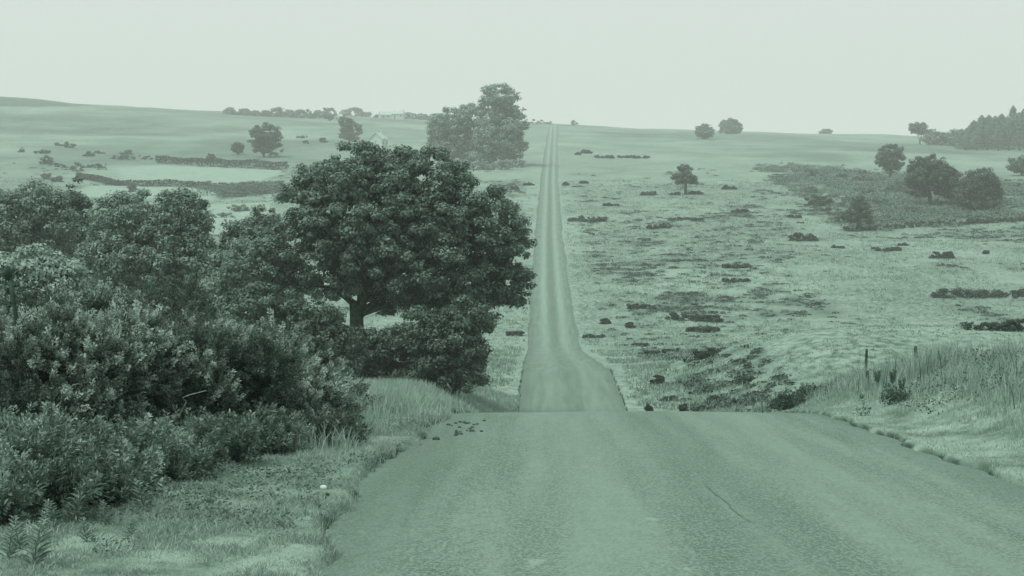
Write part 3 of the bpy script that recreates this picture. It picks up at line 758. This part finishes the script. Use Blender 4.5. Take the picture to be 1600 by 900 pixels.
# skyline rows, left
row = [(362, 175, 14, 7), (383, 176, 12, 6), (400, 177, 12, 6), (418, 177, 12, 5), (434, 179, 13, 12), (452, 180, 16, 9), (468, 180, 12, 10), (483, 180, 12, 9), (498, 180, 12, 8)]
for i_, (px, py, w_, h_) in enumerate(row):
    px_bush('skyline_tree', 'distant tree in the low row along the left skyline', px, py + 1, w_ + 8, h_ + 6, cat='tree', mat='skyline_leaf', group='trees in the left skyline row', d=1400, n=60, per=44, leaf_px=2.8)
px_tree('skyline_tree', 'rounded tree at the right end of the low skyline row', T_, 516, 188, [(516, 177, 11, 9)], clumps=30, per=40, leaf_px=2.2, trunk=(.4, 2), clump_px=3.5, d=1300, mat='skyline_leaf')
px_tree('skyline_tree', 'faint domed tree clump on the skyline left of the white cottage', T_, 556, 186, [(552, 177, 18, 9), (568, 180, 12, 6), (540, 180, 12, 7)], clumps=50, per=40, leaf_px=2.2, trunk=(.4, 2), clump_px=4, d=1520, mat='skyline_leaf')
for i_, (px, py, w_, h_) in enumerate([(606, 186, 12, 10), (640, 188, 18, 14), (655, 189, 18, 13), (672, 190, 20, 12), (592, 186, 10, 6)]):
    px_bush('skyline_tree', 'distant tree in the row behind the skyline cottage', px, py, w_ + 4, h_, cat='tree', mat='skyline_leaf', group='trees behind the skyline cottages', d=1480, n=44, per=44, leaf_px=2.8)
for i_, (px, py, w_, h_, lb) in enumerate([(840, 195, 18, 8, 'low bush on the skyline right of the tallest tree'), (858, 196, 12, 6, 'low bush on the skyline above the top of the road'), (896, 198, 12, 8, 'single pointed bush on the skyline right of the road')]):
    px_bush('skyline_bush', lb, px, py, w_, h_, mat='skyline_leaf', d=1450, n=20, per=36, leaf_px=2.2)

# wood on the right skyline
def conifer(px, d, hpx, wpx, label, group):
    P = at(px, d); s_ = d / FPX; Ht = hpx * s_; R = wpx * s_ / 2
    t = thing('conifer', label, 'tree', P, group)
    n_ = 2600; Ht *= rng.uniform(.86, 1.08); f = rng.random(n_) ** .75; a = rng.uniform(0, 2 * math.pi, n_)
    rr = R * (1 - f ** 1.9) ** .62 * (.8 + .35 * noise(f * 6 + px, a * 1.2, 77)) * (.65 + .35 * np.abs(np.sin(f * 26))) * rng.uniform(.45, 1.08, n_) + .12
    C = np.stack([np.cos(a) * rr, np.sin(a) * rr, Ht * (.05 + .95 * f)], 1)
    Nn = np.stack([np.cos(a), np.sin(a), np.full(n_, .7)], 1) + rng.normal(size=(n_, 3)) * .3
    sz = 2.4 * s_ * rng.uniform(.6, 1.3, n_)
    link('crown', poly_mesh('crown', leaves(C, Nn, sz, sz * .5), 4), t, None, 'conifer_leaf')
    V, F = tube([limb((0, 0, -.3), (0, 0, Ht * .95), .3, .04, 5, .02)], 6)
    link('trunk', mesh_vf('trunk', V, F), t, None, 'bark')
    return t
cg = 'conifers of the wood on the right skyline'
cl = 'dark conifer in the wood on the right skyline'
con = [(1501, 980, 22, 22), (1512, 975, 28, 22), (1520, 985, 36, 22), (1532, 980, 40, 24), (1543, 985, 48, 24), (1553, 978, 40, 22), (1563, 984, 46, 22), (1572, 975, 47, 24), (1581, 982, 56, 20), (1590, 976, 46, 22), (1598, 984, 52, 22), (1610, 978, 50, 24), (1624, 980, 52, 24),
       (1508, 950, 20, 22), (1525, 945, 28, 24), (1541, 948, 34, 26), (1558, 944, 36, 26), (1575, 946, 40, 26), (1592, 944, 42, 26), (1612, 946, 42, 26)]
for (px, d, hp, wp) in con: conifer(px, d, hp * 1.16 + 3, wp * 1.45, cl, cg)
px_tree('broadleaf_tree', 'leaning tree at the left end of the skyline wood', T_, 1436, 215, [(1433, 196, 11, 9), (1427, 200, 9, 8), (1442, 204, 12, 7)], clumps=50, per=40, leaf_px=2.4, trunk=(.4, 2), clump_px=4, d=1050, mat='skyline_leaf')
for (px, py, w_, h_, lb) in [(1460, 215, 34, 26, 'low rounded tree next to the leaning tree on the skyline'), (1478, 216, 32, 22, 'low rounded tree where the skyline wood begins'), (1496, 220, 36, 30, 'bushy tree at the foot of the first conifers')]:
    px_bush('broadleaf_tree', lb, px, py, w_, h_, cat='tree', mat='skyline_leaf', d=1030, n=70, per=50, leaf_px=3)

# ------------------------------------------------------------------ bushes and hedges, left fields
for (px, py, w_, h_, lb) in [
    (34, 238, 10, 8, 'small dark bush alone at the left edge of the fields'), (67, 240, 22, 10, 'dark bush at the left end of the field boundary'),
    (108, 231, 20, 10, 'dark bush highest on the left field slope'), (92, 228, 14, 5, 'flat bush touching the highest field bush'),
    (74, 256, 26, 15, 'large dark bush left of the broken hedge'), (95, 261, 20, 9, 'bush in the broken hedge beside the large dark bush'),
    (118, 268, 20, 19, 'tallest bush in the middle of the broken hedge'), (138, 262, 22, 9, 'low bush at the centre of the broken hedge'), (157, 262, 20, 9, 'low bush at the right end of the broken hedge'),
    (139, 244, 15, 9, 'squat bush between the two field hedges'), (155, 240, 16, 5, 'flat bush right of the squat bush'),
    (180, 249, 22, 8, 'low bush at the left end of the three joined bushes'), (197, 249, 30, 17, 'highest of the three joined bushes below the hillside'), (226, 249, 20, 10, 'bush at the right end of the three joined bushes'),
    (329, 248, 20, 11, 'square dark bush above the long hedge'),
    (71, 280, 18, 17, 'round dark bush over the left tree tops'), (90, 284, 24, 13, 'wide dark bush over the left tree tops'),
    (170, 288, 20, 15, 'bush on the boundary below the pale field'), (186, 290, 22, 8, 'flat bush on the boundary below the pale field'),
    (206, 300, 16, 20, 'upright bush where the lower field begins'),
    (352, 340, 40, 16, 'dark thicket in the pale grass gap left of the oak'), (378, 330, 46, 12, 'long dark thicket higher in the pale grass gap'),
    (470, 216, 22, 5, 'thin low bush on the hillside left of the oval tree'), (505, 222, 14, 8, 'small bush on the hillside beneath the skyline row'), (478, 224, 10, 6, 'tiny bush just above the oak crown on the hillside')]:
    px_bush('field_bush', lb, px, py, w_, h_, mat='far_leaf' if py < 260 else 'thorn_leaf', n=30, per=50, leaf_px=2.4)
def hedge(name, label, pts, h, wid, mat, seed=0):
    pts = [G(a, b_, 250) for a, b_ in pts]
    C = []
    for p, q in zip(pts[:-1], pts[1:]):
        L = np.linalg.norm(q - p); k_ = int(L * 2.2) + 2
        f = rng.random(k_ * 26)
        C.append(p + (q - p) * f[:, None])
    C = np.concatenate(C); a = rng.uniform(-1, 1, len(C))
    C[:, 1] += a * wid; C[:, 2] = terrain(C[:, 0], C[:, 1]) + rng.random(len(C)) ** .6 * h * (.65 + .6 * fbm(C[:, 0] / 6, C[:, 1] * 0, 55))
    V = leaves(C, np.stack([a * 0, a * .8, np.full(len(C), .7)], 1) + rng.normal(size=C.shape) * .5, .55, .35)
    o = link(name, poly_mesh(name, V, 4), None, None, mat); tag(o, label, 'hedge')
hedge('hedge', 'long thin dark hedge above the pale field', [(243, 255), (300, 258), (380, 262), (450, 266)], 3.0, 1.4, 'heather_leaf')
hedge('hedge', 'low hedge along the lower side of the pale field', [(120, 278), (180, 290), (260, 291), (330, 294)], 2.0, 1.6, 'heather_leaf')
hedge('hedge', 'broad dark hedge between the pale field and the oak', [(310, 306), (360, 305), (440, 297)], 3.0, 7.0, 'thorn_leaf')

# ------------------------------------------------------------------ bushes on the moor, right
moor = [(1257, 376, 42, 15, 'lone dark rounded bush on the pale moor below the bracken'), (1463, 404, 18, 11, 'left one of the two dark bushes below the scrub edge'), (1481, 404, 20, 14, 'right one of the two dark bushes below the scrub edge'),
        (1106, 558, 50, 20, 'blackest heather clump low on the moor beside the far road'), (1020, 556, 44, 11, 'long flat heather clump left of the blackest one'), (1050, 552, 30, 9, 'thin heather clump joining the blackest one'),
        (1072, 500, 60, 12, 'wide heather clump above the blackest one'), (1110, 502, 34, 12, 'dark heather clump at the right of the wide one'), (1100, 518, 50, 9, 'low heather clump under the wide one'),
        (1000, 482, 44, 9, 'flat heather streak nearer the far road'), (1148, 440, 46, 6, 'thin heather streak in the middle of the moor'), (1150, 418, 50, 7, 'broken heather above the thin streak'),
        (1014, 305, 26, 6, 'heather strip left of the lone moor tree'), (1054, 305, 16, 6, 'heather strip under the left branches of the lone moor tree'), (1088, 304, 22, 6, 'heather strip under the right branches of the lone moor tree'),
        (1140, 296, 22, 6, 'small heather strip right of the lone moor tree'), (944, 247, 30, 5, 'dark end of the thin hedge line high on the moor'), (990, 247, 58, 3.5, 'faint thin hedge line high on the moor'),
        (916, 240, 16, 7, 'small bush high on the moor near the far road'), (903, 242, 8, 5, 'tiny bush nearest the far road high on the moor'),
        (884, 290, 8, 6, 'tiny dark bush at the right edge of the far road'), (912, 287, 12, 5, 'small dark bush right of the far road'), (804, 297, 12, 6, 'small dark bush left of the far road by the oak'), (826, 290, 16, 5, 'flat dark bush at the left edge of the far road'),
        (955, 322, 26, 5, 'flat heather streak above the moor bank'), (1158, 332, 30, 6, 'heather streak left of the bracken slope'),
        (920, 346, 60, 9, 'wide dark heather bank by the far road'), (1070, 344, 60, 5, 'long thin heather streak under the lone moor tree'), (1030, 357, 40, 7, 'heather streak below the long thin one'),
        (1500, 464, 90, 14, 'long dark heather bank near the right edge'), (1570, 464, 80, 12, 'dark heather bank cut by the right edge'), (1545, 516, 80, 15, 'dark heather behind the pale hump'), (1590, 518, 50, 22, 'taller dark heather at the right edge behind the pale hump'),
        (1028, 600, 20, 16, 'round dark clump on the lower moor near the road'), (1014, 645, 9, 14, 'small upright dark clump at the brow of the road'), (1068, 642, 16, 16, 'dark clump just over the brow of the road'), (1106, 642, 34, 8, 'flat clump just over the brow of the road'), (1128, 626, 46, 7, 'flat clump above the one at the brow'), (1046, 626, 26, 9, 'small clump on the lower moor beside the bright verge'),
        (1240, 340, 20, 5, 'tiny heather streak left of the bracken tip'), (1277, 322, 40, 20, 'tongue of dark scrub at the left tip of the bracken slope'), (1290, 330, 16, 6, 'small shrub just below the scrub tongue'), (1310, 388, 20, 5, 'tiny shrub streak below the twisted tree'), (1385, 392, 50, 7, 'flat heather streak below the bracken slope'), (1410, 384, 14, 5, 'tiny dark tuft above the flat heather streak'),
        (1540, 397, 10, 6, 'tiny dark bush on pale grass near the right edge'), (1170, 596, 40, 9, 'low brown clump behind the bent stalk'), (985, 512, 16, 10, 'small heather tuft near the verge'), (945, 506, 14, 10, 'roundish tuft at the side of the far road'), (925, 527, 40, 5, 'thin dark streak beside the kink of the road'), (1000, 541, 30, 6, 'small streak above the long flat clump'),
        (800, 470, 40, 6, 'flat dark streak between the oak and the road'), (806, 524, 30, 7, 'dark tuft row left of the road kink')]
for (px, py, w_, h_, lb) in moor:
    px_bush('heather_clump', lb, px, py, w_, h_, mat='heather_leaf', n=60, per=80, leaf_px=2.8, dmin=60, group=None)
k_ = 0
while k_ < 34:
    px, py = rng.uniform(1210, 1610), rng.uniform(268, 352)
    if inpoly(np.array([px]), np.array([py]), SCRUB)[0]:
        px_bush('scrub_bush', 'dark shrub among the bracken of the right-hand slope', px, py, rng.uniform(14, 34), rng.uniform(7, 14), mat='thorn_leaf', n=26, per=45, leaf_px=2.6, group='shrubs scattered through the bracken slope')
        k_ += 1
for px in range(1330, 1640, 24):
    px_bush('scrub_bush', 'dark shrub in the line that ends the bracken slope', px, np.interp(px, [1320, 1400, 1480, 1600], [362, 357, 352, 345]), 30, 9, mat='heather_leaf', n=34, per=50, leaf_px=2.8, group='shrubs along the lower edge of the bracken slope')

# ------------------------------------------------------------------ houses far off
def house(name, label, P, W, D, Hw, Hr, rz=0.0, wins=()):
    t = thing(name, label, 'house', P, None, rz)
    def box(nm, x0, x1, y0, y1, z0, z1, mat, par=t):
        V = [(x, y, z) for x in (x0, x1) for y in (y0, y1) for z in (z0, z1)]
        return link(nm, mesh_vf(nm, V, [(0, 1, 3, 2), (4, 6, 7, 5), (0, 4, 5, 1), (2, 3, 7, 6), (0, 2, 6, 4), (1, 5, 7, 3)], False), par, None, mat)
    w, d = W / 2, D / 2
    # walls with both gables
    V = [(-w, -d, -1), (w, -d, -1), (w, d, -1), (-w, d, -1), (-w, -d, Hw), (w, -d, Hw), (w, d, Hw), (-w, d, Hw), (-w, 0, Hw + Hr), (w, 0, Hw + Hr)]
    link('wall', mesh_vf('wall', V, [(0, 1, 5, 4), (2, 3, 7, 6), (1, 2, 6, 9, 5), (3, 0, 4, 8, 7), (3, 2, 1, 0), (4, 5, 9, 8), (6, 7, 8, 9)], False), t, None, 'white_wall')
    e, k = .35, .12
    V = []
    for sx in (-w - e, w + e):
        V += [(sx, -d - e, Hw - e * Hr / d + .03), (sx, 0, Hw + Hr + .03), (sx, d + e, Hw - e * Hr / d + .03), (sx, -d - e, Hw - e * Hr / d + k + .03), (sx, 0, Hw + Hr + k + .05), (sx, d + e, Hw - e * Hr / d + k + .03)]
    F = [(0, 3, 4, 1), (1, 4, 5, 2), (6, 7, 10, 9), (7, 8, 11, 10), (3, 9, 10, 4), (4, 10, 11, 5), (0, 1, 7, 6), (1, 2, 8, 7), (0, 6, 9, 3), (2, 5, 11, 8)]
    rf = link('roof', mesh_vf('roof', V, F, False), t, None, 'slate')
    box('chimney', w - .9, w - .1, -.4, .4, Hw + Hr - .6, Hw + Hr + 1.1, 'white_wall', rf)
    for (wx, wz) in wins: box('window', wx - .45, wx + .45, -d - .03, -d + .02, wz - .6, wz + .6, 'dark_glass')
    return t
house('farmhouse', 'pale gabled farmhouse just above the top of the oak', G(592, 229), 6.6, 6, 3.4, 2.6, math.radians(70), [(-2, 1.6), (2, 1.6), (0, 3.2)])
house('cottage', 'white cottage on the skyline behind the oak', at(606, 1430), 12, 6, 3.0, 2.2, math.radians(12), [(-3.5, 1.5), (0, 1.5), (3.5, 1.5)])
house('cottage', 'small white cottage at the right of the skyline cottage', at(623, 1400), 8, 6, 4.2, 2.0, math.radians(-8), [(-2.2, 2.6), (2.2, 2.6), (-2.2, 1.0)])
house('cottage', 'small white building beside the rounded skyline tree', at(529, 1300), 5, 5, 3.0, 1.8, math.radians(5), [(-1, 1.5), (1, 1.5)])

# ------------------------------------------------------------------ right bank details
def fence_post(px, d, top, r, lean, label):
    P = at(px, d); h = max(.3, ray(px, top)[2] * d - P[2])
    V, F = tube([(np.array([(0, 0, -.3), (0, 0, h * .5), (lean, 0, h - .05), (lean, 0, h)]), [r, r * .97, r * .95, r * .7])], 9)
    me_ = mesh_vf('fence_post', V, F)
    o = link('fence_post', me_, None, P, 'post_wood'); tag(o, label, 'post'); return o
fence_post(1434, 40, 541, .038, -.03, 'tallest dark fence post on the right bank')
fence_post(1412, 38, 560, .036, -.02, 'fence post just left of the tallest one')
fence_post(1357, 36, 587, .034, .0, 'short fence stump lowest on the right bank')
fence_post(1576, 40, 574, .04, .0, 'fence post half hidden in grass by the right edge')
fence_post(1354, 46, 545, .034, .02, 'broken post left of the tallest ones behind the dark bush')

def dock_mesh(seed):
    global rng
    keep = rng; rng = np.random.default_rng(seed)
    st = [limb((0, 0, 0), (rng.normal() * .1, rng.normal() * .1, rng.uniform(.7, .95)), .008, .004, 6, .1) for _ in range(5)]
    V, F = tube(st, 5); C = []
    for P, R in st:
        f = rng.random(130); q = np.stack([np.interp(.45 + .55 * f, np.linspace(0, 1, 6), P[:, i]) for i in range(3)], 1)
        C.append(q + rng.normal(size=q.shape) * .022)
    C = np.concatenate(C); H = leaves(C, rdir(len(C)), .05, .035)
    rng = keep
    return V, F, H
V, F, Hh = dock_mesh(5)
dk = thing('dock_plant', 'dark seeding dock plant right of the tallest fence post', 'plant', at(1484, 34))
dk.scale = (.62, .62, .62)
link('stem', mesh_vf('stem', V, F), dk, None, 'stalk'); link('seed_head', poly_mesh('seed_head', Hh, 4), dk, None, 'seed_head')
for (px, d, sc_k, lb) in [(1395, 31, .42, 'dock plant under the shorter fence post'), (1410, 29, .36, 'dock plant low on the bank near the bright verge'), (1468, 32, .45, 'dock plant touching the darkest one on its left'),
                          (1560, 36, .45, 'dock plant beside the half hidden post at the right edge'), (1312, 44, .6, 'dock plant over the dark bank bush'), (1372, 33, .4, 'dock plant above the short fence stump')]:
    copy_thing(dk, at(px, d), rng.uniform(0, 6), sc_k, lb, None)
def bank_bush(label, px, d, R, H, seed, shoots):
    gorse(label, px, d, R, H * .75, seed, shoots, 'bank_leaf', 'heather_bush', 40, .035, None)
bank_bush('dark heather bush at the left foot of the right bank', 1238, 40, .45, .30, 201, 230)
bank_bush('dark heather bush in the middle of the climbing line on the bank', 1272, 43, .4, .28, 202, 210)
bank_bush('small dark heather bush at the top of the climbing line', 1308, 45, .3, .32, 203, 130)
bank_bush('low dark bramble beside the verge on the right bank', 1345, 27.5, .35, .12, 204, 110)
bank_bush('low dark bramble under the dock plants on the right bank', 1400, 28.5, .4, .15, 205, 130)
V, F = tube([(np.array([(0, 0, 0), (-.03, 0, .25), (-.04, 0, .45), (-.1, 0, .56), (-.25, 0, .6), (-.4, 0, .55)]), [.03, .022, .02, .017, .013, .008]), (np.array([(0, 0, -.02), (.12, 0, .04), (.3, 0, .08)]), [.02, .015, .008])], 6)
V = [v * .62 for v in V]
o = link('bent_stalk', mesh_vf('bent_stalk', V, F), None, at(1194, 30.5), 'stalk'); tag(o, 'bent dead stalk at the brow beside the right verge', 'stalk')

# ------------------------------------------------------------------ foreground weeds, stones
def weed_mesh(seed, h=.27):
    global rng
    keep = rng; rng = np.random.default_rng(seed)
    P, R = limb((0, 0, -.02), (rng.normal() * .04, 0, h), .006, .003, 7, .08)
    V, F = tube([(P, R)], 5)
    n_ = 46; f = np.linspace(.12, 1, n_); a = np.arange(n_) * 2.4
    q = np.stack([np.interp(f, np.linspace(0, 1, 7), P[:, i]) for i in range(3)], 1)
    out = np.stack([np.cos(a), np.sin(a), np.full(n_, .55)], 1); L = .12 * (1.15 - f * .75) * rng.uniform(.8, 1.2, n_)
    C = q + unit(out) * L[:, None] * .5
    LV = leaves(C, np.stack([-np.cos(a) * .5, -np.sin(a) * .5, np.ones(n_)], 1), L, L * .34, out)
    rng = keep
    return V, F, LV
V, F, LV = weed_mesh(3)
wd = thing('leafy_weed', 'tallest pale leafy weed before the bramble mound', 'plant', G(112, 818))
link('stem', mesh_vf('stem', V, F), wd, None, 'stalk'); link('leaves', poly_mesh('leaves', LV, 4), wd, None, 'weed_leaf')
for (px, py, k_, lb) in [(88, 832, .8, 'pale weed just left of the tallest weed'), (32, 858, .8, 'pale weed near the lower left corner'), (66, 848, .7, 'short weed between the corner weed and the tallest'),
                         (50, 885, 1.0, 'broad weed lowest at the left edge'), (228, 800, .9, 'bright pale weed under the gorse shadow'), (326, 790, .6, 'small pale weed at the edge of the mown verge'),
                         (166, 820, .6, 'small weed right of the tallest weed'), (136, 846, .6, 'weed standing in grass before the tallest weed'), (12, 872, .7, 'weed cut by the left edge near the corner'), (200, 838, .5, 'tiny weed in the verge grass under the bright one')]:
    copy_thing(wd, G(px, py), rng.uniform(0, 6), k_, lb, None)
V, F = [], []
def rock(name, label, cat, P, r, mat, group=None, fl=.95):
    import bmesh
    bm = bmesh.new(); bmesh.ops.create_icosphere(bm, subdivisions=2, radius=r)
    for v in bm.verts:
        k_ = 1 + .45 * (float(noise(v.co.x / r * 1.3 + P[0] * 7, v.co.y / r * 1.3 + v.co.z / r, 9)) - .5)
        v.co = Vector((v.co.x * k_ * 1.2, v.co.y * k_, v.co.z * k_ * fl))
    me_ = bpy.data.meshes.new(name); bm.to_mesh(me_); bm.free()
    o = link(name, me_, None, P, mat); return tag(o, label, cat, group)
q = G(506, 771); rock('pale_stone', 'pale stone lying in the short verge grass', 'stone', q + np.array([0, 0, .05]), .024, 'pale_stone')
q = at(58, 16.0); rock('pale_stone', 'small white scrap caught high in the brambles', 'stone', q + np.array([0, -.9, .35]), .035, 'pale_stone', None, 1.2)  # white scrap given the shape and material of a pale stone
q = G(682, 692)
for k_ in range(26):
    yy = rng.uniform(24.0, 27.2) if k_ else 23.4
    s_ = -2.62 + rng.normal() * .15 if k_ else -2.85
    x_ = s_ + float(cx(yy)); z_ = float(zroad(yy)) - .012 * abs(s_)
    rock('loose_stone', 'small dark stone loose on the broken road edge' if k_ else 'largest loose stone, apart from the others on the road edge', 'stone', np.array([x_, yy, z_ + .005]), rng.uniform(.012, .024) if k_ else .036, 'dark_stone', 'loose stones on the left road edge' if k_ else None)
